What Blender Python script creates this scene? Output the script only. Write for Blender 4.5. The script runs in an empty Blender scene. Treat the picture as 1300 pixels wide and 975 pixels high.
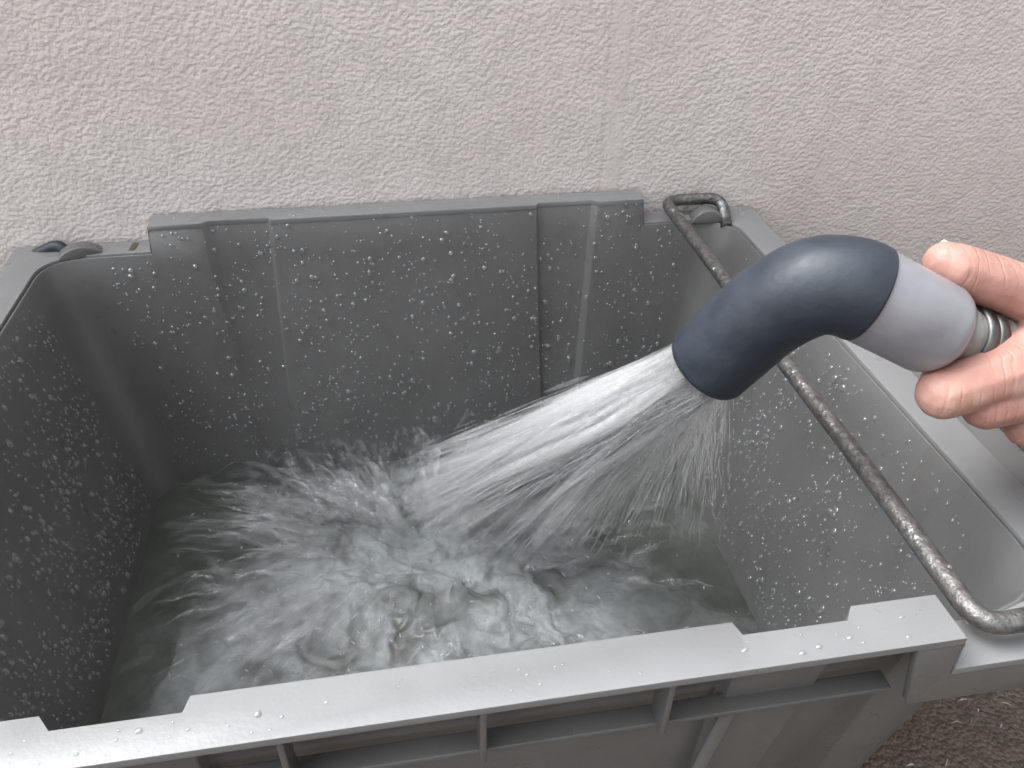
import bpy, bmesh, math, random
import numpy as np
from mathutils import Vector

sc = bpy.context.scene
COL = sc.collection
rng = np.random.default_rng(7)
random.seed(7)

# ------------------------------------------------------------------ camera
CAM = np.array([-0.022, -0.6129, 0.2741])
FPX = 1026.41                        # focal length in pixels of the 1300 x 975 photograph
PITCH, YAW, ROLL = 0.6316, 0.1798, 0.0200
fw = np.array([math.sin(YAW)*math.cos(PITCH), math.cos(YAW)*math.cos(PITCH), -math.sin(PITCH)])
rt = np.array([math.cos(YAW), -math.sin(YAW), 0.0])
up = np.cross(rt, fw)
RT = rt*math.cos(ROLL) + up*math.sin(ROLL)
UP = -rt*math.sin(ROLL) + up*math.cos(ROLL)
FW = fw
cd = bpy.data.cameras.new('camera'); cam = bpy.data.objects.new('camera', cd); COL.objects.link(cam)
from mathutils import Matrix
cam.matrix_world = Matrix(((RT[0], UP[0], -FW[0], CAM[0]), (RT[1], UP[1], -FW[1], CAM[1]),
                           (RT[2], UP[2], -FW[2], CAM[2]), (0, 0, 0, 1)))
cd.sensor_width = 36.0; cd.lens = 36.0*FPX/1300.0
cd.clip_start = 0.02; cd.clip_end = 500
sc.camera = cam

def ray(u, v):
    return (u-650)/FPX*RT + (487.5-v)/FPX*UP + FW
def dep(u, v, t):                    # a pixel at a given distance along the view axis
    return CAM + ray(u, v)*t
def onz(u, v, z):                    # a pixel on a horizontal plane
    d = ray(u, v); return CAM + d*(z-CAM[2])/d[2]

# ------------------------------------------------------------------ light
SUN_EL, SUN_AZ = math.radians(54), math.radians(-68)    # azimuth from +Y (behind the wall) towards -X
w = bpy.data.worlds.new('World'); sc.world = w; w.use_nodes = True
nt = w.node_tree; bg = nt.nodes['Background']
sky = nt.nodes.new('ShaderNodeTexSky'); sky.sky_type = 'NISHITA'; sky.sun_disc = False
sky.sun_elevation = SUN_EL; sky.sun_rotation = SUN_AZ
sky.air_density = 0.7; sky.dust_density = 7.0; sky.ozone_density = 0.3
hs = nt.nodes.new('ShaderNodeHueSaturation'); hs.inputs['Saturation'].default_value = 0.10      # grey cloud cover
nt.links.new(sky.outputs[0], hs.inputs['Color']); nt.links.new(hs.outputs[0], bg.inputs[0]); bg.inputs[1].default_value = 0.15
sd = bpy.data.lights.new('sun', 'SUN'); sd.energy = 1.25; sd.angle = math.radians(95); sd.color = (0.76, 0.89, 1.0)
so = bpy.data.objects.new('sun', sd); COL.objects.link(so)
sv = Vector((math.sin(SUN_AZ)*math.cos(SUN_EL), math.cos(SUN_AZ)*math.cos(SUN_EL), math.sin(SUN_EL)))
so.rotation_euler = sv.to_track_quat('Z', 'Y').to_euler()
so.location = (0, 0, 5)
sc.view_settings.view_transform = 'Standard'; sc.view_settings.look = 'None'
sc.view_settings.exposure = 1.5; sc.view_settings.gamma = 1
sc.cycles.transparent_max_bounces = 32
sc.cycles.max_bounces = 7
sc.cycles.use_adaptive_sampling = True; sc.cycles.adaptive_threshold = 0.025
sc.cycles.use_denoising = True

# ------------------------------------------------------------------ helpers
def tag(o, label=None, cat=None, group=None, kind=None):
    if label: o['label'] = label
    if cat: o['category'] = cat
    if group: o['group'] = group
    if kind: o['kind'] = kind
    return o

def obj(name, verts, faces, mat=None, parent=None, smooth=False):
    me = bpy.data.meshes.new(name)
    if isinstance(verts, np.ndarray): verts = verts.tolist()
    if isinstance(faces, np.ndarray): faces = faces.tolist()
    me.from_pydata(verts, [], faces); me.update()
    o = bpy.data.objects.new(name, me); COL.objects.link(o)
    if mat: me.materials.append(mat)
    if parent: o.parent = parent
    if smooth: me.polygons.foreach_set('use_smooth', [True]*len(me.polygons))
    return o

def empty(name, loc=(0, 0, 0)):
    o = bpy.data.objects.new(name, None); COL.objects.link(o); o.location = loc
    o.empty_display_size = 0.05
    return o

def bevel(o, wdt, seg=2, ang=35):
    m = o.modifiers.new('bevel', 'BEVEL'); m.width = wdt; m.segments = seg
    m.limit_method = 'ANGLE'; m.angle_limit = math.radians(ang)
    o.data.polygons.foreach_set('use_smooth', [True]*len(o.data.polygons))
    try: m.harden_normals = False
    except Exception: pass
    return o

def fix_normals(o):
    bm = bmesh.new(); bm.from_mesh(o.data); bmesh.ops.remove_doubles(bm, verts=bm.verts, dist=1e-6)
    bmesh.ops.recalc_face_normals(bm, faces=bm.faces); bm.to_mesh(o.data); bm.free()

def box(name, lo, hi, mat, parent=None, bev=0.0008):
    x0, y0, z0 = lo; x1, y1, z1 = hi
    v = [(x0,y0,z0),(x1,y0,z0),(x1,y1,z0),(x0,y1,z0),(x0,y0,z1),(x1,y0,z1),(x1,y1,z1),(x0,y1,z1)]
    f = [(0,3,2,1),(4,5,6,7),(0,1,5,4),(1,2,6,5),(2,3,7,6),(3,0,4,7)]
    o = obj(name, v, f, mat, parent)
    if bev: bevel(o, bev)
    return o

def catmull(P, n):
    P = [np.array(p, float) for p in P]
    P = [2*P[0]-P[1]] + P + [2*P[-1]-P[-2]]
    out = []
    for i in range(1, len(P)-2):
        for k in range(n):
            t = k/n
            a, b, c, d = P[i-1], P[i], P[i+1], P[i+2]
            out.append(0.5*((2*b)+(-a+c)*t+(2*a-5*b+4*c-d)*t*t+(-a+3*b-3*c+d)*t**3))
    out.append(P[-2])
    return np.array(out)

def frames(P):
    T = np.gradient(P, axis=0); T /= np.linalg.norm(T, axis=1)[:, None]
    ref = np.array([0.0, 0.0, 1.0])
    if abs(T[0] @ ref) > 0.9: ref = np.array([1.0, 0, 0])
    N = []; n = np.cross(T[0], ref); n /= np.linalg.norm(n)
    for t in T:
        n = n - t*(n @ t); n /= np.linalg.norm(n); N.append(n.copy())
    N = np.array(N); B = np.cross(T, N)
    return T, N, B

def tube_data(P, rad, seg=20, caps=True):
    P = np.asarray(P, float); n = len(P)
    rad = np.broadcast_to(np.asarray(rad, float), (n,))
    T, N, B = frames(P)
    a = np.linspace(0, 2*math.pi, seg, endpoint=False)
    V = (P[:, None, :] + rad[:, None, None]*(np.cos(a)[None, :, None]*N[:, None, :] + np.sin(a)[None, :, None]*B[:, None, :])).reshape(-1, 3)
    F = []
    for i in range(n-1):
        for k in range(seg):
            k2 = (k+1) % seg
            F.append((i*seg+k, i*seg+k2, (i+1)*seg+k2, (i+1)*seg+k))
    if caps:
        F.append(tuple(reversed(range(seg)))); F.append(tuple((n-1)*seg+k for k in range(seg)))
    return V, F

def tube(name, P, rad, mat, parent=None, seg=20, caps=True):
    V, F = tube_data(P, rad, seg, caps)
    o = obj(name, V, F, mat, parent, smooth=True); fix_normals(o)
    o.data.polygons.foreach_set('use_smooth', [True]*len(o.data.polygons))
    return o

def shell_tube(name, P, ro, ri, mat, parent=None, seg=40):     # hollow pipe
    P = np.asarray(P, float); n = len(P)
    V1, F1 = tube_data(P, ro, seg, False); V2, F2 = tube_data(P, ri, seg, False)
    off = len(V1); V = np.vstack([V1, V2]); F = list(F1) + [tuple(reversed([i+off for i in f])) for f in F2]
    for k in range(seg):
        k2 = (k+1) % seg
        F.append((k, off+k, off+k2, k2)); b = (n-1)*seg
        F.append((b+k, b+k2, off+b+k2, off+b+k))
    o = obj(name, V, F, mat, parent, smooth=True); fix_normals(o)
    o.data.polygons.foreach_set('use_smooth', [True]*len(o.data.polygons))
    return o

# value-gradient noise on numpy arrays
_perm = rng.permutation(512); _grad = rng.uniform(0, 2*math.pi, 512)
def pnoise(x, y):
    xi = np.floor(x).astype(int); yi = np.floor(y).astype(int); xf = x-xi; yf = y-yi
    u = xf*xf*xf*(xf*(xf*6-15)+10); v = yf*yf*yf*(yf*(yf*6-15)+10)
    def g(ix, iy, dx, dy):
        h = _perm[(_perm[ix % 512] + iy) % 512]; a = _grad[h]
        return np.cos(a)*dx + np.sin(a)*dy
    a = g(xi, yi, xf, yf); b = g(xi+1, yi, xf-1, yf); c = g(xi, yi+1, xf, yf-1); d = g(xi+1, yi+1, xf-1, yf-1)
    return (a+(b-a)*u) + ((c+(d-c)*u)-(a+(b-a)*u))*v
def fbm(x, y, o=4, ridged=False):
    s = 0; am = 1; tot = 0
    for i in range(o):
        n = pnoise(x*2**i+17.3*i, y*2**i-9.1*i)*1.5
        s = s + am*((1-2*np.abs(n)) if ridged else n); tot += am; am *= 0.5
    return s/tot

# ------------------------------------------------------------------ materials
class NT:
    def __init__(s, name):
        s.m = bpy.data.materials.new(name); s.m.use_nodes = True
        s.t = s.m.node_tree; s.n = s.t.nodes; s.l = s.t.links
        s.p = s.n['Principled BSDF']; s.out = s.n['Material Output']
    def new(s, kind, **kw):
        nd = s.n.new('ShaderNode'+kind)
        for k, v in kw.items():
            if k in nd.inputs: 
                nd.inputs[k].default_value = v
            else: setattr(nd, k, v)
        return nd
    def link(s, a, b): s.l.new(a, b)
    def coords(s, scale=(1, 1, 1)):
        if not hasattr(s, '_tc'): s._tc = s.new('TexCoord')
        mp = s.new('Mapping'); mp.inputs['Scale'].default_value = scale
        s.link(s._tc.outputs['Object'], mp.inputs['Vector']); return mp.outputs[0]
    def noise(s, scale, detail=4, rough=0.55, dist=0, vec=None, stretch=(1, 1, 1)):
        nd = s.new('TexNoise'); nd.inputs['Scale'].default_value = scale; nd.inputs['Detail'].default_value = detail
        nd.inputs['Roughness'].default_value = rough; nd.inputs['Distortion'].default_value = dist
        s.link(vec or s.coords(stretch), nd.inputs['Vector']); return nd.outputs['Fac']
    def ramp(s, fac, stops):
        nd = s.new('ValToRGB'); cr = nd.color_ramp
        while len(cr.elements) < len(stops): cr.elements.new(0.5)
        for e, (p, c) in zip(cr.elements, stops):
            e.position = p; e.color = (c if isinstance(c, tuple) else (c, c, c)) + (1,)
        s.link(fac, nd.inputs[0]); return nd.outputs[0]
    def math(s, op, a, b=None):
        nd = s.new('Math'); nd.operation = op
        for i, q in enumerate((a, b)):
            if q is None: continue
            if isinstance(q, (int, float)): nd.inputs[i].default_value = q
            else: s.link(q, nd.inputs[i])
        return nd.outputs[0]
    def mix(s, fac, a, b, mode='MIX'):
        nd = s.new('Mix'); nd.data_type = 'RGBA'; nd.blend_type = mode
        for sock, q in ((nd.inputs[0], fac), (nd.inputs[6], a), (nd.inputs[7], b)):
            if isinstance(q, (int, float)): sock.default_value = q
            elif isinstance(q, tuple): sock.default_value = q + (1,)
            else: s.link(q, sock)
        return nd.outputs[2]
    def bump(s, h, dist=0.001, strength=1.0, normal=None):
        nd = s.new('Bump'); nd.inputs['Distance'].default_value = dist; nd.inputs['Strength'].default_value = strength
        s.link(h, nd.inputs['Height'])
        if normal: s.link(normal, nd.inputs['Normal'])
        return nd.outputs[0]

def mat_stucco():
    q = NT('stucco')
    q.p.inputs['Roughness'].default_value = 0.75
    pos = q.coords()
    sep = q.new('SeparateXYZ'); q.link(pos, sep.inputs[0])
    # smooth trowelled joint running up the wall
    wob = q.noise(9, 2, stretch=(0.2, 1, 1))
    xw = q.math('ADD', sep.outputs[0], q.math('MULTIPLY', q.math('SUBTRACT', wob, 0.5), 0.008))
    dist = q.math('ABSOLUTE', q.math('SUBTRACT', xw, 0.1745))
    inside = q.math('LESS_THAN', dist, 0.0075)
    edge = q.ramp(q.math('MULTIPLY', q.math('ABSOLUTE', q.math('SUBTRACT', dist, 0.0088)), 100), [(0.0, 1.0), (0.28, 0.0)])
    n1 = q.noise(285, 1.2, 0.45, 0.0, stretch=(1, 1, 1.2))
    n2 = q.noise(480, 2, 0.5, 0.0)
    blobs = q.ramp(n1, [(0.30, 0.0), (0.50, 0.55), (0.72, 1.0)])
    h = q.math('ADD', blobs, q.math('MULTIPLY', n2, 0.3))
    amp = q.math('SUBTRACT', 1.0, q.math('MULTIPLY', inside, 0.5))
    big = q.noise(6, 3)
    amp = q.math('MULTIPLY', amp, q.math('ADD', 0.6, q.math('MULTIPLY', big, 0.8)))
    h = q.math('MULTIPLY', h, amp)
    h = q.math('SUBTRACT', h, q.math('MULTIPLY', edge, 0.35))
    b = q.bump(h, 0.0015, 0.36)
    q.link(b, q.p.inputs['Normal'])
    base = q.ramp(q.noise(3.2, 4, 0.6), [(0.35, (0.70, 0.63, 0.60)), (0.62, (0.745, 0.685, 0.655))])
    fine = q.ramp(q.noise(60, 4, 0.6), [(0.3, 0.9), (0.6, 1.0)])
    base = q.mix(1.0, base, fine, 'MULTIPLY')
    base = q.mix(q.math('MULTIPLY', edge, 0.14), base, (0.42, 0.39, 0.37))
    spots = q.ramp(q.noise(210, 1, 0.3), [(0.76, 0.0), (0.80, 1.0)])
    base = q.mix(q.math('MULTIPLY', spots, 0.4), base, (0.2, 0.17, 0.15))
    q.link(base, q.p.inputs['Base Color'])
    return q.m

def mat_plastic(blend=0.0):
    q = NT('grey_plastic')
    base = q.ramp(q.noise(9, 5, 0.6, 0.4), [(0.3, (0.106, 0.103, 0.101)), (0.7, (0.139, 0.136, 0.134))])
    dirt = q.ramp(q.noise(26, 6, 0.7, 0.6, stretch=(1, 1, 0.35)), [(0.52, 0.0), (0.8, 0.6)])
    base = q.mix(dirt, base, (0.092, 0.084, 0.076))
    scale = q.ramp(q.noise(17, 5, 0.65, 0.3), [(0.69, 0.0), (0.78, 0.55)])        # pale scuffs
    base = q.mix(scale, base, (0.24, 0.235, 0.225))
    base = q.mix(blend, base, (0.46, 0.465, 0.475))  # paler tone: strong light from above mixed into the base colour
    q.link(base, q.p.inputs['Base Color'])
    r = q.ramp(q.noise(40, 4), [(0.3, 0.26), (0.7, 0.42)])
    q.link(r, q.p.inputs['Roughness'])
    b = q.bump(q.noise(520, 2), 0.0002, 0.5)
    b = q.bump(q.noise(14, 2), 0.0016, 0.5, b)
    q.link(b, q.p.inputs['Normal'])
    return q.m

def mat_rust_steel():
    q = NT('rusty_steel')
    n = q.noise(38, 6, 0.7, 0.5, stretch=(1, 0.4, 1))
    rust = q.ramp(n, [(0.45, 0.0), (0.66, 0.9)])
    grain = q.ramp(q.noise(240, 4), [(0.3, (0.10, 0.097, 0.094)), (0.7, (0.27, 0.265, 0.26))])
    rc = q.ramp(q.noise(160, 5, 0.7), [(0.3, (0.035, 0.029, 0.026)), (0.6, (0.066, 0.050, 0.043)), (0.75, (0.115, 0.085, 0.072))])
    q.link(q.mix(rust, grain, rc), q.p.inputs['Base Color'])
    q.link(q.ramp(rust, [(0, 0.85), (1, 0.25)]), q.p.inputs['Metallic'])
    q.link(q.ramp(n, [(0.3, 0.28), (0.7, 0.5)]), q.p.inputs['Roughness'])
    b = q.bump(q.noise(330, 4), 0.0012, 0.7)
    q.link(q.bump(q.noise(90, 3), 0.0015, 0.6, b), q.p.inputs['Normal'])
    return q.m

def mat_simple(name, c0, c1, rough, nscale=20, bump=0.0, bscale=200, coat=0.0, metal=0.0, stretch=(1, 1, 1)):
    q = NT(name)
    q.link(q.ramp(q.noise(nscale, 5, 0.6, stretch=stretch), [(0.3, c0), (0.7, c1)]), q.p.inputs['Base Color'])
    q.link(q.ramp(q.noise(nscale*2, 3), [(0.3, rough*0.75), (0.7, min(1, rough*1.3))]), q.p.inputs['Roughness'])
    q.p.inputs['Metallic'].default_value = metal
    q.p.inputs['Coat Weight'].default_value = coat; q.p.inputs['Coat Roughness'].default_value = 0.08
    if bump: q.link(q.bump(q.noise(bscale, 3), bump, 0.7), q.p.inputs['Normal'])
    return q.m

def mat_skin():
    q = NT('skin')
    n = q.noise(45, 5, 0.6)
    c = q.ramp(n, [(0.3, (0.34, 0.165, 0.13)), (0.55, (0.41, 0.22, 0.18)), (0.75, (0.48, 0.30, 0.245))])
    red = q.ramp(q.noise(22, 3, 0.5), [(0.5, 0.0), (0.75, 0.55)])
    c = q.mix(red, c, (0.36, 0.14, 0.095))
    q.link(c, q.p.inputs['Base Color'])
    q.p.inputs['Subsurface Weight'].default_value = 0.25
    q.p.inputs['Subsurface Radius'].default_value = (0.006, 0.0025, 0.0015)
    q.p.inputs['Subsurface Scale'].default_value = 0.6
    q.p.inputs['Roughness'].default_value = 0.52
    wv = q.new('TexWave'); wv.wave_type = 'BANDS'; wv.bands_direction = 'X'
    wv.inputs['Scale'].default_value = 62; wv.inputs['Distortion'].default_value = 9.0; wv.inputs['Detail'].default_value = 3
    wv.inputs['Detail Scale'].default_value = 1.4
    q.link(q.coords((1, 0.5, -0.35)), wv.inputs['Vector'])
    crease = q.math('MULTIPLY', q.ramp(wv.outputs['Fac'], [(0.0, 0.0), (0.22, 0.85), (0.5, 1.0)]), q.ramp(q.noise(40, 2), [(0.42, 0.0), (0.6, 1.0)]))
    b = q.bump(crease, 0.0008, 0.35)
    q.link(q.bump(q.noise(420, 3), 0.0004, 0.5, b), q.p.inputs['Normal'])
    return q.m

def mat_ground():
    q = NT('wet_concrete')
    big = q.noise(5, 5, 0.6, 0.4)
    c = q.ramp(q.noise(70, 6, 0.75), [(0.3, (0.038, 0.027, 0.018)), (0.55, (0.10, 0.070, 0.046)), (0.75, (0.17, 0.125, 0.085))])
    c = q.mix(q.ramp(big, [(0.4, 0.0), (0.65, 0.6)]), c, (0.05, 0.042, 0.035))
    peb = q.new('TexVoronoi'); peb.inputs['Scale'].default_value = 300; q.link(q.coords(), peb.inputs['Vector'])
    c = q.mix(0.35, c, q.ramp(peb.outputs['Color'], [(0.2, (0.045, 0.032, 0.022)), (0.9, (0.17, 0.125, 0.088))]))
    q.link(c, q.p.inputs['Base Color'])
    q.link(q.ramp(q.noise(12, 4), [(0.35, 0.08), (0.65, 0.38)]), q.p.inputs['Roughness'])
    h = q.math('ADD', q.noise(130, 5, 0.7), q.math('MULTIPLY', peb.outputs['Distance'], -0.8))
    q.link(q.bump(h, 0.003, 0.8), q.p.inputs['Normal'])
    return q.m

def mat_water():
    q = NT('murky_water')
    at = q.new('Attribute'); at.attribute_name = 'foam'
    foam = at.outputs['Fac']
    # dark olive water seen into, cloudy with bubbles where the jet stirs it
    c0 = q.ramp(q.noise(14, 4, 0.6, 0.8), [(0.3, (0.050, 0.053, 0.045)), (0.7, (0.074, 0.078, 0.068))])
    c1 = q.ramp(q.math('ADD', q.math('MULTIPLY', q.noise(34, 5, 0.6, 0.6), 0.6), q.math('MULTIPLY', q.noise(260, 4, 0.7), 0.4)), [(0.32, (0.155, 0.162, 0.16)), (0.66, (0.29, 0.302, 0.306))])
    q.link(q.mix(foam, c0, c1), q.p.inputs['Base Color'])
    q.link(q.ramp(foam, [(0.0, 0.10), (0.5, 0.55)]), q.p.inputs['Roughness'])
    q.p.inputs['IOR'].default_value = 1.333
    q.p.inputs['Coat Weight'].default_value = 0.12; q.p.inputs['Coat Roughness'].default_value = 0.10; q.p.inputs['Coat IOR'].default_value = 1.333
    q.link(q.bump(q.noise(120, 3, 0.55, 0.6), 0.003, 0.4), q.p.inputs['Coat Normal'])
    q.link(q.bump(q.noise(110, 3, 0.5, 0.6), 0.002, 0.25), q.p.inputs['Normal'])
    return q.m

def mat_whitewater(name, dens, white=0.82):
    q = NT(name)
    at = q.new('Attribute'); at.attribute_name = 'op'
    n = q.ramp(q.noise(240, 3, 0.6), [(0.3, 0.35), (0.65, 1.0)])
    fac = q.math('MULTIPLY', q.math('MULTIPLY', at.outputs['Fac'], n), dens)
    dif = q.new('BsdfDiffuse'); dif.inputs[0].default_value = (white, white, white, 1)
    tl = q.new('BsdfTranslucent'); tl.inputs[0].default_value = (white, white, white, 1)
    m1 = q.new('MixShader'); m1.inputs[0].default_value = 0.5
    q.link(dif.outputs[0], m1.inputs[1]); q.link(tl.outputs[0], m1.inputs[2])
    gl = q.new('BsdfGlossy'); gl.inputs['Roughness'].default_value = 0.12; gl.inputs[0].default_value = (1, 1, 1, 1)
    m2 = q.new('MixShader'); m2.inputs[0].default_value = 0.12
    q.link(m1.outputs[0], m2.inputs[1]); q.link(gl.outputs[0], m2.inputs[2])
    tr = q.new('BsdfTransparent')
    m3 = q.new('MixShader'); q.link(fac, m3.inputs[0]); q.link(tr.outputs[0], m3.inputs[1]); q.link(m2.outputs[0], m3.inputs[2])
    q.link(m3.outputs[0], q.out.inputs['Surface'])
    return q.m

def mat_drop():
    q = NT('water_drop')
    tr = q.new('BsdfTransparent'); tr.inputs[0].default_value = (0.93, 0.94, 0.95, 1)
    rf = q.new('BsdfRefraction'); rf.inputs['IOR'].default_value = 1.333; rf.inputs['Roughness'].default_value = 0.0
    ms = q.new('MixShader'); ms.inputs[0].default_value = 0.45
    q.link(tr.outputs[0], ms.inputs[1]); q.link(rf.outputs[0], ms.inputs[2])
    gl = q.new('BsdfGlossy'); gl.inputs['Roughness'].default_value = 0.06
    tl = q.new('BsdfDiffuse'); tl.inputs[0].default_value = (0.75, 0.76, 0.78, 1)
    m0 = q.new('MixShader'); m0.inputs[0].default_value = 0.35
    q.link(gl.outputs[0], m0.inputs[1]); q.link(tl.outputs[0], m0.inputs[2])
    fr = q.new('LayerWeight'); fr.inputs[0].default_value = 0.35
    f2 = q.math('ADD', q.math('MULTIPLY', fr.outputs['Facing'], 0.30), 0.17)
    m = q.new('MixShader'); q.link(f2, m.inputs[0]); q.link(ms.outputs[0], m.inputs[1]); q.link(m0.outputs[0], m.inputs[2])
    q.link(m.outputs[0], q.out.inputs['Surface'])
    return q.m

M = dict(
    stucco=mat_stucco(), plastic=mat_plastic(), lit_plastic=mat_plastic(0.21), steel=mat_rust_steel(), skin=mat_skin(), ground=mat_ground(), water=mat_water(),  # second plastic, for the rim, has its bright sky light painted in
    jet=mat_whitewater('white_water', 1.0, 0.88), splash=mat_whitewater('splash_water', 1.0, 0.6), drop=mat_drop(),
    elbow=mat_simple('navy_rubber', (0.014, 0.018, 0.027), (0.026, 0.033, 0.046), 0.52, 30, 0.0003, 300, 0.05),
    sleeve=mat_simple('lilac_grey_pvc', (0.20, 0.195, 0.212), (0.275, 0.268, 0.288), 0.32, 18, 0.0008, 60, 0.3),
    hose=mat_simple('grey_hose', (0.12, 0.115, 0.11), (0.24, 0.23, 0.22), 0.3, 60, 0.0006, 200, 0.4),
    clamp=mat_simple('clamp_steel', (0.09, 0.088, 0.085), (0.2, 0.195, 0.19), 0.42, 60, 0.0002, 200, 0, 1.0),
    nail=mat_simple('nail', (0.62, 0.42, 0.34), (0.70, 0.50, 0.42), 0.3, 60),
    cloth=mat_simple('dark_cloth', (0.03, 0.035, 0.05), (0.05, 0.055, 0.075), 0.9, 80, 0.001, 300),
    stain=mat_simple('rust_stain', (0.06, 0.035, 0.025), (0.11, 0.07, 0.05), 0.6, 90, 0.0004, 300),
)

# ------------------------------------------------------------------ ground and wall
GZ = -0.312
g = obj('ground', [(-60, -60, GZ), (60, -60, GZ), (60, 60, GZ), (-60, 60, GZ)], [(0, 1, 2, 3)], M['ground'])
tag(g, kind='structure')
WY = 0.0235
wall = box('stucco_wall', (-2.6, WY, GZ-0.05), (3.2, WY+0.14, 0.80), M['stucco'], None, 0.006)
tag(wall, 'off white stippled stucco wall rising behind the grey crate', 'wall')

# ------------------------------------------------------------------ crate
A, G1, G2 = 0.2, 0.1073, 0.1577
ZL = -0.0215; ZF = -0.288
YB, YF = 0.0, -0.4218
GD = 0.0066
crate = empty('storage_crate', (0, 0, GZ))
tag(crate, 'grey plastic stacking crate part filled with water, with steel swing bars, against stucco wall', 'crate')

# perimeter of the inside: (x, y, z of rim) at the top and (x, y) at the floor, clockwise from the back left
per = []
def P(x, y, z, xb, yb, qx, qy): per.append((x, y, z, xb, yb, qx, qy))
DB, DF, DX = 0.0325, 0.030, 0.046       # how far the walls lean in down to the floor
def long_side(sgn):
    y0 = YB if sgn > 0 else YF; out = 1 if sgn > 0 else -1
    yb = y0 - out*(DB if sgn > 0 else DF); oq = 0.0205 if sgn > 0 else -0.4435
    xs = [(-A-0.0012, ZL, 0, A-0.012), (-A+0.0012, 0, 0, A-0.013), (-G2-0.002, 0, 0, 0.144), (-G2+0.003, 0, 1, 0.139),
          (-G1-0.0015, 0, 1, 0.1195), (-G1+0.0005, 0, 0, 0.1175)]
    L = [(x, z, g_, -xb) for x, z, g_, xb in xs] + [(-x, z, g_, xb) for x, z, g_, xb in reversed(xs)]
    if sgn < 0: L = L[::-1]
    for x, z, g_, xb in L:
        P(x, y0 + out*(0.0040 if sgn > 0 else GD)*g_, z, xb, yb + out*0.0028*g_, x, oq)
# back side, left to right
def corner(a, b, ab, bb, q0, qc, q1, n=8, first=True, last=True):
    # rounded inside corner from a to b (ab to bb at the floor), outer edge q0 -> qc -> q1
    a, b, ab, bb, q0, qc, q1 = (np.array(v, float) for v in (a, b, ab, bb, q0, qc, q1))
    def ctl(p, q): return np.array([max(p[0], q[0], key=abs), max(p[1], q[1]) if p[1]+q[1] > -0.3 else min(p[1], q[1])])
    def bez(p, c, q, t): return (1-t)**2*p+2*t*(1-t)*c+t*t*q
    for k in range(n+1):
        t = k/n
        it = bez(a, ctl(a, b), b, t); ib = bez(ab, ctl(ab, bb), bb, t)
        qq = q0+(qc-q0)*min(1, t*2) if t < 0.5 else qc+(q1-qc)*(t*2-1)
        P(it[0], it[1], ZL, ib[0], ib[1], qq[0], qq[1])
yb_ = YB-DB; yf_ = YF+DF
long_side(1)
corner((0.246, YB), (0.281, -0.030), (0.214, yb_), (0.234, -0.052), (0.246, 0.0205), (0.306, 0.0205), (0.306, -0.030))
P(0.281, -0.20, ZL, 0.234, -0.20, 0.306, -0.20)
corner((0.281, -0.382), (0.215, YF), (0.234, -0.335), (0.194, yf_), (0.306, -0.382), (0.306, -0.4435), (0.215, -0.4435))
long_side(-1)
corner((-0.215, YF), (-0.281, -0.382), (-0.194, yf_), (-0.234, -0.335), (-0.215, -0.4435), (-0.306, -0.4435), (-0.306, -0.382))
P(-0.281, -0.20, ZL, -0.234, -0.20, -0.306, -0.20)
corner((-0.281, -0.030), (-0.246, YB), (-0.234, -0.052), (-0.214, yb_), (-0.306, -0.030), (-0.306, 0.0205), (-0.246, 0.0205))
per = np.array(per); NP = len(per)

def inner_at(i, z, off=0.0):
    x, y, zt, xb, yb, qx, qy = per[i]
    t = (0-z)/(0-ZF)
    p = np.array([x+(xb-x)*t, y+(yb-y)*t])
    if off:
        d = np.array([qx-x, qy-y]); d /= np.linalg.norm(d); p = p + d*off
    return p
LV = 9
V = []; F = []
def ring(zfun, off):
    s = len(V)
    for i in range(NP):
        z = zfun(i); p = inner_at(i, z, off); V.append((p[0], p[1], z))
    return s
loops = []
for k in range(LV+1):
    t = k/LV
    loops.append(ring(lambda i, t=t: (per[i][2]-0.001)*(1-t) + ZF*t, 0.0))
for a_, b_ in zip(loops, loops[1:]):
    for i in range(NP):
        j = (i+1) % NP
        F.append((a_+i, a_+j, b_+j, b_+i))
F.append(tuple(loops[-1]+i for i in range(NP)))
TH = 0.0035
o1 = ring(lambda i: per[i][2]-0.003, TH); o2 = ring(lambda i: GZ+0.004, TH)
for i in range(NP):
    j = (i+1) % NP
    F.append((o1+i, o2+i, o2+j, o1+j)); F.append((loops[0]+i, o1+i, o1+j, loops[0]+j))
F.append(tuple(o2+NP-1-i for i in range(NP)))
V = [(x, y, z-GZ) for x, y, z in V]
body = obj('crate_body', V, F, M['plastic'], crate); fix_normals(body); bevel(body, 0.0011, 2, 20)

# rim: a flange round the top, raised along the middle of both long sides
V = []; F = []
TK = 0.004
def rp(i, dz, outer, inset=0.0):
    x, y, z, xb, yb, qx, qy = per[i]
    if outer: return (qx, qy, z+dz-GZ)
    d = np.array([qx-x, qy-y]); d /= np.linalg.norm(d)
    return (x-d[0]*0.0008, y-d[1]*0.0008, z+dz-GZ)
for i in range(NP):
    V += [rp(i, 0, False), rp(i, 0, True), rp(i, -TK, True), rp(i, -TK, False)]
for i in range(NP):
    j = (i+1) % NP
    for a_, b_ in ((0, 1), (1, 2), (2, 3), (3, 0)):
        F.append((4*i+a_, 4*i+b_, 4*j+b_, 4*j+a_))
rim = obj('rim', V, F, M['lit_plastic'], crate); fix_normals(rim); bevel(rim, 0.0013, 3, 40)

cz = -GZ
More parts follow.
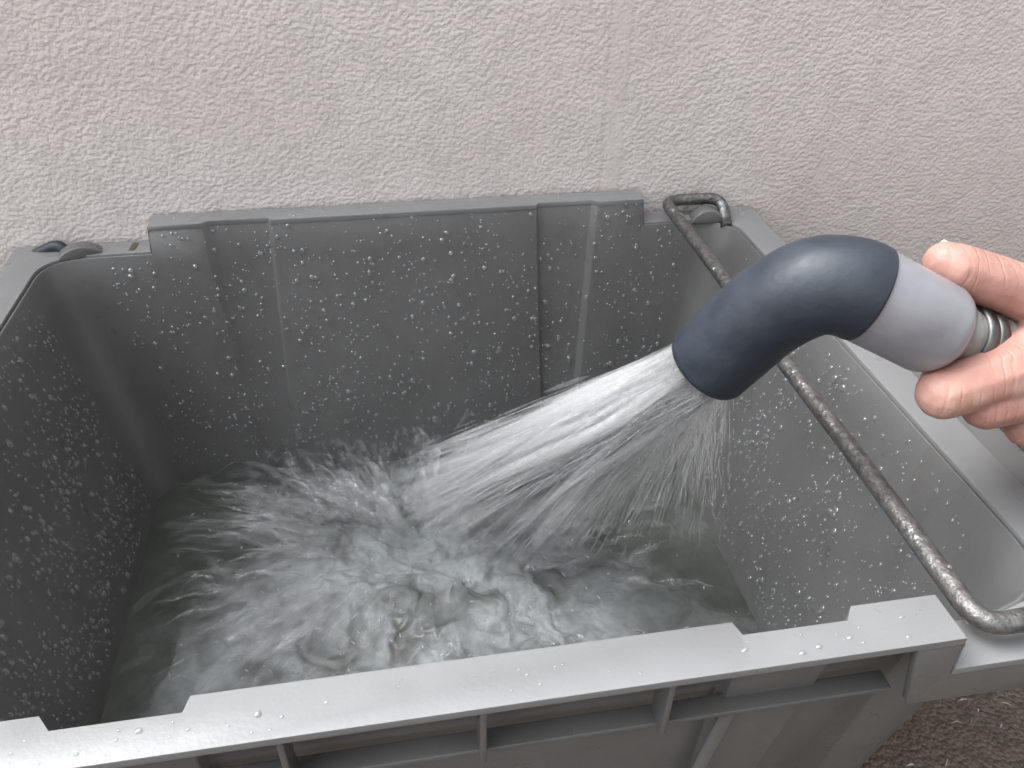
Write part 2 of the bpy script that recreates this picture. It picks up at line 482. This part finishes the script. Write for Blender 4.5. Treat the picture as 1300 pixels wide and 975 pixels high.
# front skirt: ribs under the flange, lower ledge, corner blocks
for x in (-0.075, 0.001, 0.077):
    box('rib', (x-0.0013, -0.4395, cz-0.0458), (x+0.0013, -0.427, cz-0.0045), M['plastic'], crate, 0.0004)
box('ledge', (-0.186, -0.4335, cz-0.049), (0.186, -0.424, cz-0.0462), M['plastic'], crate, 0.0006)
def prism(name, poly, y0, y1, mat, parent, bev=0.001):
    n = len(poly)
    V = [(x, y0, z) for x, z in poly] + [(x, y1, z) for x, z in poly]
    F = [tuple(range(n)), tuple(reversed(range(n, 2*n)))] + [(i, i+n, (i+1) % n+n, (i+1) % n) for i in range(n)]
    o = obj(name, V, F, mat, parent); fix_normals(o); bevel(o, bev); return o
for s in (1, -1):
    pl = [(0.179, cz-0.0045), (0.2008, cz-0.0045), (0.2008, cz-0.0252), (0.306, cz-0.0252), (0.306, cz-0.048), (0.187, cz-0.045)]
    prism('corner_block', [(s*x, z) for x, z in pl], -0.4432, -0.4385, M['plastic'], crate)
    box('end_skirt', (s*0.3035 if s > 0 else -0.306, -0.436, cz-0.055), (0.306 if s > 0 else -0.3035, 0.008, cz-0.026), M['plastic'], crate)
    # grip flange sticking out under the end rim
    box('end_flange', (0.3062 if s > 0 else -0.338, -0.37, cz-0.036), (0.338 if s > 0 else -0.3062, -0.05, cz-0.032), M['plastic'], crate, 0.001)
for x in (-0.112, 0.112):       # vertical stiffeners on the front face
    Vr = []
    for z, yy in ((-0.05, -0.4300), (-0.30, -0.4020)):
        for dx, dy in ((-0.004, 0.001), (-0.0022, -0.0018), (0.0022, -0.0018), (0.004, 0.001)):
            Vr.append((x*(1 if z > -0.1 else 0.92)+dx, yy+dy, z+cz))
    Fr = [(0, 1, 2, 3), (7, 6, 5, 4), (0, 4, 5, 1), (1, 5, 6, 2), (2, 6, 7, 3), (3, 7, 4, 0)]
    st = obj('stiffener', Vr, Fr, M['plastic'], crate); fix_normals(st); bevel(st, 0.0008)

# hinge humps in the four corners, where the bar pins sit
def hump(cx_, cy_, ang, L, W, H):
    n = 14; ca, sa = math.cos(ang), math.sin(ang); V = []; F = []
    prof = [(-L/2+L*k/n, H*math.sin(math.pi*k/n)**0.6) for k in range(n+1)]
    for side in (-W/2, W/2):
        for lx, z in prof: V.append((cx_+lx*ca-side*sa, cy_+lx*sa+side*ca, ZL+cz-0.002+z))
    m = n+1
    for k in range(n): F.append((k, k+1, m+k+1, m+k))
    F.append(tuple(range(m))); F.append(tuple(reversed(range(m, 2*m))))
    F.append((0, m, m+m-1, m-1))
    o = obj('hinge_hump', V, F, M['plastic'], crate); fix_normals(o); bevel(o, 0.0012, 2, 50); return o
hump(-0.254, 0.004, 0.25, 0.034, 0.012, 0.0095)
hump(0.258, 0.000, -0.10, 0.030, 0.013, 0.0120)
hump(0.292, -0.400, 1.45, 0.034, 0.015, 0.015)
hump(-0.292, -0.400, -1.45, 0.034, 0.015, 0.015)

# rust run below the left bar pin
st = obj('rust_stain', [(-0.2185, 0.0035, ZL+cz+0.0006), (-0.2145, 0.0035, ZL+cz+0.0006), (-0.2130, 0.016, ZL+cz+0.0006), (-0.2175, 0.0165, ZL+cz+0.0006)],
         [(0, 1, 2, 3)], M['stain'], crate)

# swing bars
BR = 0.0050
zb = -0.0105
def rounded(points, r=0.014, n=6):
    pts = [np.array(p, float) for p in points]; out = [pts[0]]
    for a_, b_, c_ in zip(pts, pts[1:], pts[2:]):
        d1 = (a_-b_)/np.linalg.norm(a_-b_); d2 = (c_-b_)/np.linalg.norm(c_-b_)
        p0 = b_+d1*r; p1 = b_+d2*r
        for k in range(n+1):
            t = k/n; out.append((1-t)**2*p0+2*t*(1-t)*b_+t*t*p1)
    out.append(pts[-1]); 
    res = [out[0]]
    for p_, q_ in zip(out, out[1:]):
        m_ = max(1, int(np.linalg.norm(q_-p_)/0.012))
        for k in range(1, m_+1): res.append(p_+(q_-p_)*k/m_)
    return np.array(res)
off = np.array([0, 0, cz])
bp = rounded([(0.272, -0.012, -0.024), (0.274, 0.0115, -0.0085), (0.2225, 0.0125, -0.0085), (0.2165, -0.4335, -0.0095), (0.290, -0.4300, -0.0105), (0.291, -0.402, -0.020)])
for k in range(len(bp)): bp[k, 2] += 0.0012*math.sin(k*0.35)*0.4
bar = tube('swing_bar', bp+off, BR, M['steel'], crate, 18); bar['label'] = 'rusty wet steel swing bar lying across the open top'
bp2 = rounded([(-0.262, 0.006, -0.030), (-0.270, 0.0125, -0.0145), (-0.288, 0.0145, -0.022), (-0.322, 0.010, -0.040), (-0.322, -0.430, -0.040), (-0.285, -0.430, -0.012), (-0.272, -0.405, -0.022)], 0.007)
bar2 = tube('swing_bar', bp2+off-np.array([0, 0, 0.002]), 0.0045, M['elbow'], crate, 18); bar2['label'] = 'dark steel swing bar folded outside the end rim'

# ------------------------------------------------------------------ water in the crate
ZW = -0.246
nx, ny = 330, 260
X, Y = np.meshgrid(np.linspace(-0.2435, 0.2435, nx), np.linspace(-0.397, -0.0265, ny))
IX, IY = -0.012, -0.118
def smooth(e0, e1, x):
    t = np.clip((x-e0)/(e1-e0), 0, 1); return t*t*(3-2*t)
dx = X-IX; dy = Y-IY
r = np.hypot(dx, dy); th = np.arctan2(dy, dx)
edge_w = fbm(X*9+3, Y*9, 3)
# how stirred up the surface is
env = smooth(0.27, 0.03, np.hypot((X+0.01)*0.92, (Y+0.175)*0.95) + edge_w*0.05)
warp = 0.03*fbm(X*14+7, Y*14+2, 3); 
rid = fbm(X*15+warp*25, Y*15-warp*22, 4, True)
fine = fbm(X*75+warp*60, Y*75, 3, True)
radial = fbm(th*5.0+4+warp*12, r*9, 3, True)
H = env*(0.0038*rid + 0.0012*fine + 0.0035*fbm(X*38+warp*30, Y*38, 3)) + 0.0012*fbm(X*20, Y*20, 3)
H += -0.012*np.exp(-(r/0.04)**2) + 0.008*np.exp(-((r-0.075)/0.03)**2)*(1+1.2*fbm(X*24, Y*24+5, 3))
lat = env*0.010
X2 = X + lat*fbm(X*30+11, Y*30, 3); Y2 = Y + lat*fbm(X*30, Y*30+19, 3)
foam = smooth(0.255, 0.06, np.hypot((X+0.0)*0.95, (Y+0.215)*1.15) + 0.11*edge_w)
foam = foam*1.35*smooth(-0.8, 0.8, fbm(X*12+warp*60, Y*12+warp*40, 6)*1.5 + 0.45*fbm(X*46, Y*46+warp*30, 5) + 0.12) + 0.16*env*smooth(0.2, 0.8, rid)
foam = np.clip(foam, 0, 1)
idx = np.arange(nx*ny).reshape(ny, nx)
Fq = np.stack([idx[:-1, :-1], idx[:-1, 1:], idx[1:, 1:], idx[1:, :-1]], -1).reshape(-1, 4)
wv = obj('water', np.stack([X2, Y2, ZW+H], -1).reshape(-1, 3), Fq, M['water'], None, True)
at = wv.data.attributes.new('foam', 'FLOAT', 'POINT'); at.data.foreach_set('value', foam.ravel().astype(np.float32))
tag(wv, 'churning grey green water in the crate', None, None, 'structure')

# ------------------------------------------------------------------ strands of flying water
class Strands:
    def __init__(s): s.V = []; s.F = []; s.op = []; s.n = 0
    def add(s, P, rad, op, seg=4):
        P = np.asarray(P); n = len(P); T, N, B = frames(P)
        a = np.arange(seg)*2*math.pi/seg + random.random()*6
        V = P[:, None]+np.asarray(rad)[:, None, None]*(np.cos(a)[None, :, None]*N[:, None]+np.sin(a)[None, :, None]*B[:, None])
        s.V.append(V.reshape(-1, 3)); s.op.append(np.repeat(op, seg))
        i = np.arange(n-1)[:, None]; k = np.arange(seg)[None]; k2 = (k+1) % seg
        s.F.append((np.stack([i*seg+k, i*seg+k2, (i+1)*seg+k2, (i+1)*seg+k], -1)+s.n).reshape(-1, 4)); s.n += n*seg
    def build(s, name, mat):
        o = obj(name, np.vstack(s.V), np.vstack(s.F), mat, None, True)
        at = o.data.attributes.new('op', 'FLOAT', 'POINT'); at.data.foreach_set('value', np.concatenate(s.op).astype(np.float32))
        return o

# hose head positions
HP = [dep(898, 463, .412), dep(925, 438, .400), dep(975, 394, .380), dep(1030, 365, .364), dep(1075, 364, .358), dep(1102, 374, .358)]
HC = catmull(HP, 8)
OUT = HC[0]; ODIR = HC[0]-HC[2]; ODIR /= np.linalg.norm(ODIR)
on = np.cross(ODIR, [0, 0, 1]); on /= np.linalg.norm(on); ob = np.cross(ODIR, on)

S = Strands()
def lerp3(a_, b_, c_, t):
    a_, b_, c_ = map(np.array, (a_, b_, c_))
    return a_+(b_-a_)*(t*2) if t < 0.5 else b_+(c_-b_)*(t*2-1)
def jet_strands(n, core, r0, r1, o0, o1, l0, l1, spread):
    for k in range(n):
        if core: s_ = min(1, abs(random.gauss(0, spread))+0.02)
        else: s_ = random.random()**1.2
        px = lerp3((500., 632.), (690., 712.), (905., 690.), s_) + np.array([random.gauss(0, 24), random.gauss(0, 24)])
        L = onz(px[0], px[1], ZW+0.004)
        L[0] = min(L[0], 0.238); L[1] = min(max(L[1], -0.38), -0.03)
        rr = 0.0196*math.sqrt(random.random()); aa = random.random()*2*math.pi
        st_ = OUT + on*rr*math.cos(aa) + ob*rr*math.sin(aa)
        d = L-st_
        u0 = random.random()**(2.6 if r1 > 0.001 else 1.5)*0.6 if core else random.random()**1.1*0.75
        u1 = min(1.0, u0+random.uniform(l0, l1)); u = np.linspace(u0, u1, 7)
        sag = (0.0+0.026*s_)*random.uniform(0.5, 1.3)
        Pp = st_[None]+u[:, None]*d[None]; Pp[:, 2] += sag*2.4*u*(1-u)
        Pp += (u*0.004)[:, None]*np.array([random.gauss(0, 1), random.gauss(0, 1), random.gauss(0, 1)])[None]
        tp = np.sin(np.linspace(0.12, math.pi-0.05, 7))**0.8
        blend = np.clip(1.12-u*(0.72 if core else 0.66), 0.04, 1)
        S.add(Pp, (tp*0.85+0.15)*random.uniform(r0, r1), blend*tp*random.uniform(o0, o1))
jet_strands(820, True, 0.0018, 0.0046, 0.12, 0.32, 0.25, 0.65, 0.15)       # the white body of the jet
jet_strands(260, False, 0.0015, 0.0036, 0.03, 0.08, 0.15, 0.45, 0.10)
jet_strands(4300, True, 0.00020, 0.00050, 0.08, 0.42, 0.10, 0.45, 0.22)
jet_strands(3900, False, 0.00018, 0.00042, 0.10, 0.5, 0.05, 0.24, 0.14)
# thin veil flung off the top lip towards the back wall
for k in range(110):
    px = np.array([random.uniform(455, 600), random.uniform(560, 640)])
    L = onz(px[0], px[1], ZW); L[1] = min(L[1], -0.034)
    st_ = OUT + (-np.array(UP)*-0.012) + on*random.gauss(0, 0.006)
    d = L-st_; u0 = random.uniform(0.0, 0.8); u1 = min(1, u0+random.uniform(0.06, 0.25)); u = np.linspace(u0, u1, 7)
    Pp = st_[None]+u[:, None]*d[None]; Pp[:, 2] += random.uniform(0.0, 0.03)*u*(1-u)*1.2
    tp = np.sin(np.linspace(0.1, math.pi-0.05, 7))
    S.add(Pp, tp*random.uniform(0.0004, 0.0016), tp*random.uniform(0.03, 0.16))
jet = S.build('water_jet', M['jet'])
tag(jet, 'white fan of water jetting from the dark hose elbow', None, None, 'stuff')

# splash thrown up round the place where the jet lands
S = Strands()
def fling(n, th0, th1, r0, r1, v0, v1, w0, w1, rad0, rad1, o0, o1):
    for k in range(n):
        t_ = random.uniform(th0, th1); r_ = random.uniform(r0, r1)
        p0 = np.array([IX+r_*math.cos(t_), IY-0.02+r_*math.sin(t_), ZW+0.002])
        t_ += random.gauss(0, 0.25)
        vv = random.uniform(v0, v1); ww = random.uniform(w0, w1)*random.random()**0.6
        a0 = random.uniform(0, 0.6); u = np.linspace(a0, a0+random.uniform(0.15, 0.4), 7)
        Pp = p0[None]+np.stack([vv*math.cos(t_)*u, vv*math.sin(t_)*u, ww*4*u*(1-u)], -1)
        Pp[:, 1] = np.minimum(Pp[:, 1], -0.03); Pp[:, 0] = np.clip(Pp[:, 0], -0.24, 0.238)
        tp = np.sin(np.linspace(0.15, math.pi-0.08, 7))
        S.add(Pp, tp*random.uniform(rad0, rad1), tp*random.uniform(o0, o1))
fling(300, 1.6, 3.9, 0.04, 0.15, 0.03, 0.12, 0.005, 0.045, 0.0002, 0.0006, 0.06, 0.35)
fling(260, 0.2, 2.4, 0.02, 0.10, 0.03, 0.08, 0.005, 0.05, 0.0002, 0.0006, 0.06, 0.30)
fling(520, 1.3, 4.2, 0.04, 0.14, 0.04, 0.14, 0.005, 0.06, 0.0015, 0.0050, 0.02, 0.11)
fling(420, 0.0, 6.28, 0.02, 0.18, 0.02, 0.08, 0.003, 0.03, 0.0015, 0.0050, 0.015, 0.08)
fling(200, 3.4, 6.2, 0.02, 0.16, 0.02, 0.09, 0.003, 0.02, 0.0002, 0.0006, 0.05, 0.3)
# torn sheets of water leaping off the rim of the crater
def tongue(t_, r_, L, W, Hh, o_):
    nu, nv = 22, 9
    base = np.array([IX+r_*math.cos(t_), IY-0.025+r_*math.sin(t_)]); t2 = t_+random.gauss(0, 0.22)
    d = np.array([math.cos(t2), math.sin(t2)]); sd2 = np.array([-d[1], d[0]]); ph = random.random()*50
    U, Vv = np.meshgrid(np.linspace(0, 1, nu), np.linspace(-1, 1, nv), indexing='ij')
    wd = W*(1-U)**0.8*(0.75+0.5*fbm(U*4+ph, Vv*0+ph, 2))+0.0006
    lat = Vv*wd + 0.006*fbm(U*3+ph, Vv*0.7, 2); lon = L*U*(1+0.25*fbm(Vv*2.2+ph, U*0+3.3, 2))
    zz = ZW + 0.002 + Hh*(U*1.9-U**2*1.25) + 0.35*W*(Vv**2)*(1-U)*0.6 + 0.003*fbm(U*6+ph, Vv*3, 2)
    P3 = np.stack([base[0]+d[0]*lon+sd2[0]*lat, base[1]+d[1]*lon+sd2[1]*lat, zz], -1)
    P3[..., 0] = np.clip(P3[..., 0], -0.2405, 0.2385); P3[..., 1] = np.clip(P3[..., 1], -0.39, -0.0285)
    st = np.clip(0.55+0.8*fbm(U*2.4+ph, Vv*2.4+ph, 4), 0, 1)**1.4
    op = o_*st*(1-np.abs(Vv)**3)*np.minimum(1, U*5)*(1-U**6)
    n0 = S.n; S.V.append(P3.reshape(-1, 3)); S.op.append(op.ravel())
    ii = np.arange(nu*nv).reshape(nu, nv)
    S.F.append((np.stack([ii[:-1, :-1], ii[:-1, 1:], ii[1:, 1:], ii[1:, :-1]], -1)+n0).reshape(-1, 4)); S.n += nu*nv
for k in range(46): tongue(random.uniform(1.8, 3.9), random.uniform(0.05, 0.13), random.uniform(0.04, 0.095), random.uniform(0.007, 0.019), random.uniform(0.010, 0.042), random.uniform(0.4, 1.0))
for k in range(44): tongue(random.uniform(0.3, 2.6), random.uniform(0.02, 0.08), random.uniform(0.025, 0.065), random.uniform(0.006, 0.017), random.uniform(0.015, 0.065), random.uniform(0.35, 0.9))
for k in range(80): tongue(random.uniform(3.4, 6.4), random.uniform(0.03, 0.20), random.uniform(0.02, 0.055), random.uniform(0.005, 0.014), random.uniform(0.003, 0.020), random.uniform(0.25, 0.75))
# small bright beads and crescents skipping over the surface
for k in range(230):
    px = np.array([random.gauss(520, 190), random.uniform(585, 880)]); L = onz(px[0], px[1], ZW+0.006+abs(random.gauss(0, 0.008)))
    if not (-0.235 < L[0] < 0.235 and -0.385 < L[1] < -0.034): continue
    a = random.uniform(0, 6.28); l_ = random.uniform(0.0008, 0.0038); u = np.linspace(-1, 1, 6); cv = random.gauss(0, 0.2)
    d2 = np.array([math.cos(a), math.sin(a), random.gauss(0, 0.4)]); e2 = np.array([-math.sin(a), math.cos(a), random.gauss(0, 0.4)])
    Pp = L[None]+l_*(u[:, None]*d2[None]+cv*(u**2)[:, None]*e2[None]); tp = np.sin(np.linspace(0.25, 2.9, 6))
    S.add(Pp, tp*random.uniform(0.0003, 0.0010), tp*random.uniform(0.4, 1.0)*1.3)
spl = S.build('water_splash', M['splash'])
tag(spl, 'grey splash thrown up where the jet hits the water', None, None, 'stuff')

# ------------------------------------------------------------------ drops
def drop_batch(name, pos, nrm, down, rad, elong, mat, parent=None):
    nseg, nr = 8, 3
    base = []
    for j in range(nr):
        ph = j/nr*math.pi/2
        for k in range(nseg):
            a = 2*math.pi*k/nseg; base.append((math.cos(ph)*math.cos(a), math.cos(ph)*math.sin(a), math.sin(ph)*0.62))
    base.append((0, 0, 0.62)); base = np.array(base)
    F = []
    for j in range(nr-1):
        for k in range(nseg):
            k2 = (k+1) % nseg; F.append((j*nseg+k, j*nseg+k2, (j+1)*nseg+k2, (j+1)*nseg+k))
    Ft = [((nr-1)*nseg+k, (nr-1)*nseg+(k+1) % nseg, nr*nseg) for k in range(nseg)]
    side = np.cross(down, nrm); side /= np.linalg.norm(side, axis=1)[:, None]
    dn = np.cross(nrm, side)
    nb = len(base); n = len(pos)
    by = base[:, 1]
    jit = 1+rng.normal(0, 0.10, (n, nb))
    V = (pos[:, None]+rad[:, None, None]*jit[:, :, None]*(base[None, :, 0, None]*side[:, None]+(base[None, :, 1, None]*elong[:, None, None])*dn[:, None]
         + (base[None, :, 2, None]*(1+0.35*by[None, :, None]))*nrm[:, None])).reshape(-1, 3)
    o_ = (np.arange(n)*nb)
    faces = (np.array(F)[None]+o_[:, None, None]).reshape(-1, 4).tolist() + (np.array(Ft)[None]+o_[:, None, None]).reshape(-1, 3).tolist()
    o = obj(name, V, faces, mat, parent, True)
    tag(o, kind='stuff'); return o
def radii(n, big=0.05):
    r_ = np.exp(rng.normal(math.log(0.00080), 0.42, n)); b = rng.random(n) < big
    r_[b] = rng.uniform(0.0012, 0.0022, b.sum()); return np.clip(r_, 0.00028, 0.0024)
def lean(z): return (-z)/(-ZF)
def keep(u, v, lo=-0.25):
    return fbm(u*22, v*22, 3) > rng.uniform(lo-0.35, lo+0.35, len(u))
# back wall
n = 2500; x = rng.uniform(-0.235, 0.24, n); z = rng.uniform(-0.222, -0.004, n)
k = keep(x, z) & ~((np.abs(x) > 0.198) & (z > -0.026)) & ~((np.abs(x) > 0.225) & (z < -0.1)); x, z = x[k], z[k]
g_ = (np.abs(x) > G1+0.01*lean(z)) & (np.abs(x) < G2-0.016*lean(z))
y = YB-DB*lean(z)+np.where(g_, 0.0040-0.0012*lean(z), 0)-0.0001
nn = np.tile(np.array([0, -1, 0.112])/math.hypot(1, .112), (len(x), 1)); dd = np.tile([0, 0, -1.], (len(x), 1))
r_ = radii(len(x), 0.06); drop_batch('back_wall_drops', np.stack([x, y, z], -1), nn, dd, r_, rng.uniform(0.9, 1.45, len(x)), M['drop'])['label'] = 'water drops beaded on the inner back wall of the crate'
# end walls
for s, n, nm in ((-1, 2300, 'left'), (1, 2000, 'right')):
    y = rng.uniform(-0.36, -0.05, n); z = -0.03-0.205*rng.random(n)**(0.8)
    k = keep(y+5*s, z, -0.2); y, z = y[k], z[k]
    x = s*(0.281-(0.281-0.234)*lean(z))-s*0.0001
    nn = np.tile(np.array([-s, 0, 0.163])/math.hypot(1, .163), (len(y), 1)); dd = np.tile([0, 0, -1.], (len(y), 1))
    o = drop_batch('end_wall_drops', np.stack([x, y, z], -1), nn, dd, radii(len(y), 0.06)*1.08, rng.uniform(0.9, 1.5, len(y)), M['drop'])
    o['label'] = 'water drops beaded on the inner end wall of the crate, ' + ('under the swing bar' if s > 0 else 'opposite the swing bar')
# rims
n = 60; x = rng.uniform(-0.19, 0.19, n); back = rng.random(n) < 0.3
y = np.where(back, rng.uniform(0.004, 0.017, n), rng.uniform(-0.4405, -0.429, n))
o = drop_batch('rim_drops', np.stack([x, y, np.full(n, 0.0000)], -1), np.tile([0, 0, 1.], (n, 1)), np.tile([1., 0, 0], (n, 1)), radii(n, 0.1)*0.8, rng.uniform(0.9, 1.3, n), M['drop'])
o['label'] = 'water drops on the flat rims of the crate'
# hanging on the underside of the bar
bs = np.cumsum(np.r_[0, np.linalg.norm(np.diff(bp, axis=0), axis=1)])
n = 36; t_ = rng.uniform(0.07, bs[-1]-0.07, n); bpos = np.stack([np.interp(t_, bs, bp[:, i]) for i in range(3)], -1)
aa = rng.uniform(-1.5, 1.5, n); nn = np.stack([np.sin(aa), np.zeros(n), -np.cos(aa)*np.where(rng.random(n) < 0.6, 1, -1)], -1)
o = drop_batch('bar_drops', bpos+nn*BR*0.97, nn, np.tile([0, 1., 0], (n, 1)), radii(n, 0.3)*0.9, rng.uniform(0.9, 1.3, n), M['drop'])
o['label'] = 'water drops hanging on the steel swing bar'
# raindrop splashes on the ground
S = Strands()
for k in range(700):
    p = np.array([random.uniform(0.2, 1.0), random.uniform(-0.75, 0.0), GZ+0.002]); a = random.uniform(0, 6.28); l_ = random.uniform(0.003, 0.011)
    u = np.linspace(0, 1, 5); Pp = p[None]+np.stack([u*l_*math.cos(a), u*l_*math.sin(a), 4*u*(1-u)*l_*random.uniform(0.1, 0.5)], -1)
    tp = np.sin(np.linspace(0.2, 2.9, 5)); S.add(Pp, tp*random.uniform(0.0003, 0.0008), tp*random.uniform(0.4, 1.0))
o = S.build('rain_splashes', M['jet']); tag(o, 'bright flecks of rain splashing on the brown wet ground', None, None, 'stuff')

# ------------------------------------------------------------------ hose
hose = empty('water_hose', tuple(HC[-1]))
tag(hose, 'grey water hose ending in a dark navy elbow that pours into the crate', 'hose')
def under(o, par):
    o.parent = par; o.matrix_parent_inverse = Matrix.Translation(-Vector(par.location)); return o
RE = 0.0222
eo = shell_tube('elbow', HC, np.concatenate([[RE*0.975], np.full(len(HC)-2, RE), [RE*0.985]]), RE*0.86, M['elbow'], None, 48); under(eo, hose)
SP = catmull([dep(1092, 370, .358), dep(1140, 394, .362), dep(1192, 421, .370)], 10)
sr = np.full(len(SP), 0.0216); sr[-1] = 0.0195; sr[-2] = 0.0208
under(tube('sleeve', SP, sr, M['sleeve'], None, 40), hose)
for t_ in ():                                # folds of tape round the sleeve end
    i = int(t_*(len(SP)-1)); d = SP[i+1]-SP[i]; d /= np.linalg.norm(d)
    under(tube('tape_band', [SP[i]-d*0.002, SP[i]-d*0.0014, SP[i]+d*0.0014, SP[i]+d*0.002], [0.0214, 0.02175, 0.02175, 0.0214], M['sleeve'], None, 40), hose)
HH = catmull([dep(1190, 417, .370), dep(1240, 432, .378), dep(1300, 447, .388), dep(1400, 470, .41), np.array([0.40, -0.27, 0.01]), np.array([0.50, -0.20, -0.16]), np.array([0.62, -0.20, -0.285]), np.array([0.85, -0.28, -0.297]), np.array([1.3, -0.45, -0.297]), np.array([2.2, -0.5, -0.297])], 12)
rr = 0.0138+0.0006*np.sin(np.arange(len(HH))*2.4)
under(tube('hose_pipe', HH, rr, M['hose'], None, 24), hose)
for i in (9, 12):
    d = HH[i+1]-HH[i]; d /= np.linalg.norm(d)
    under(tube('hose_clamp', [HH[i]-d*0.003, HH[i]-d*0.0026, HH[i]+d*0.0026, HH[i]+d*0.003], [0.0142, 0.0156, 0.0156, 0.0142], M['clamp'], None, 28), hose)

# ------------------------------------------------------------------ hand
def capsule_cloud(chains):
    V = []; F = []
    ico = bmesh.new(); bmesh.ops.create_icosphere(ico, subdivisions=2, radius=1); ico.verts.ensure_lookup_table()
    iv = np.array([v.co[:] for v in ico.verts]); iff = [[v.index for v in f.verts] for f in ico.faces]; ico.free()
    for ch in chains:
        pts = np.array([c[0] for c in ch]); rs = np.array([c[1] for c in ch])
        for a_, b_, ra, rb in zip(pts, pts[1:], rs, rs[1:]):
            n = max(2, int(np.linalg.norm(b_-a_)/0.0022))
            for k in range(n+1):
                t = k/n; o_ = len(V); c = a_+(b_-a_)*t; r = ra+(rb-ra)*t
                V.extend((iv*r+c).tolist()); F.extend([[i+o_ for i in f] for f in iff])
    return V, F
D = lambda u, v, t, r: (dep(u, v, t), r)
wrist = dep(1580, 500, .43)
arm_end = wrist+np.array([0.21, -0.13, 0.0])
ch = []
# thumb
ch.append([D(1199, 333, .368, .0098), D(1216, 341, .367, .0118), D(1256, 356, .369, .0128), D(1300, 373, .373, .0132), D(1345, 392, .378, .0148), D(1420, 430, .395, .0190), D(1500, 470, .415, .0210), (wrist, .0235)])
# fingers: knuckle in the palm, middle joint, end joint, tip
def finger(mcp, pip, dip, tip, r0, r1, r2, r3):
    ch.append([(wrist, .022), (dep(*mcp), r0*1.12), (dep(*mcp)*0.5+dep(*pip)*0.5, (r0+r1)/2*0.98), (dep(*pip), r1), (dep(*dip), r2), (dep(*tip), r3)])
finger((1325, 455, .370), (1197, 500, .366), (1200, 474, .396), (1226, 418, .402), .0165, .0122, .0098, .0082)
finger((1375, 478, .376), (1252, 515, .372), (1256, 492, .402), (1272, 432, .410), .0160, .0116, .0102, .0084)
finger((1425, 505, .388), (1305, 540, .382), (1312, 505, .412), (1325, 445, .419), .0155, .0110, .0098, .0082)
finger((1470, 525, .400), (1355, 552, .395), (1362, 520, .423), (1375, 465, .430), .0140, .0098, .0088, .0075)
# web between thumb and forefinger, heel of the hand
ch.append([D(1345, 405, .377, .0125), D(1340, 435, .374, .0130), D(1330, 452, .372, .0140)])
ch.append([D(1440, 440, .395, .0180), D(1430, 480, .392, .0185), D(1450, 515, .398, .0170)])
ch.append([(wrist, .0235), (wrist*0.75+arm_end*0.25, .026), (wrist*0.4+arm_end*0.6, .034), (arm_end, .040)])
V, F = capsule_cloud(ch)
hand = obj('person', V, F, M['skin'], None, True)
rm = hand.modifiers.new('remesh', 'REMESH'); rm.mode = 'VOXEL'; rm.voxel_size = 0.0014; rm.use_smooth_shade = True
sm = hand.modifiers.new('smooth', 'SMOOTH'); sm.factor = 0.5; sm.iterations = 6
dg = bpy.context.evaluated_depsgraph_get(); me = bpy.data.meshes.new_from_object(hand.evaluated_get(dg))
hand.modifiers.clear(); hand.data = me; me.name = 'person'
me.polygons.foreach_set('use_smooth', [True]*len(me.polygons))
if not me.materials: me.materials.append(M['skin'])
tag(hand, 'bare hand gripping the hose, thumb stretched along the top, fingers curled underneath', 'person')
# thumb nail, on the far upper side of the thumb tip
ta = dep(1199, 333, .368); tb = dep(1240, 350, .368); d = (tb-ta)/np.linalg.norm(tb-ta)
nrm = 0.62*np.array(UP)+0.75*np.array(FW); nrm -= d*(nrm@d); nrm /= np.linalg.norm(nrm); sd_ = np.cross(d, nrm)
V = []; F = []
for i in range(6):
    for j in range(7):
        a = (j/6-0.5)*1.25; l_ = i/5*0.013-0.003
        rr_ = 0.0108+0.0004; V.append(ta+d*l_+rr_*(nrm*math.cos(a)+sd_*math.sin(a)))
for i in range(5):
    for j in range(6): F.append((i*7+j, i*7+j+1, (i+1)*7+j+1, (i+1)*7+j))
nl = obj('thumb_nail', [tuple(v) for v in V], F, M['nail'], hand, True)
so_ = nl.modifiers.new('s', 'SOLIDIFY'); so_.thickness = 0.0006
slv = tube('sleeve_cuff', catmull([wrist*0.45+arm_end*0.55, wrist*0.2+arm_end*0.8, arm_end, arm_end+np.array([0.12, -0.10, 0.02]), arm_end+np.array([0.25, -0.25, 0.10])], 6),
           np.linspace(0.041, 0.060, 25)+0.002*np.sin(np.arange(25)*1.7), M['cloth'], hand, 28)
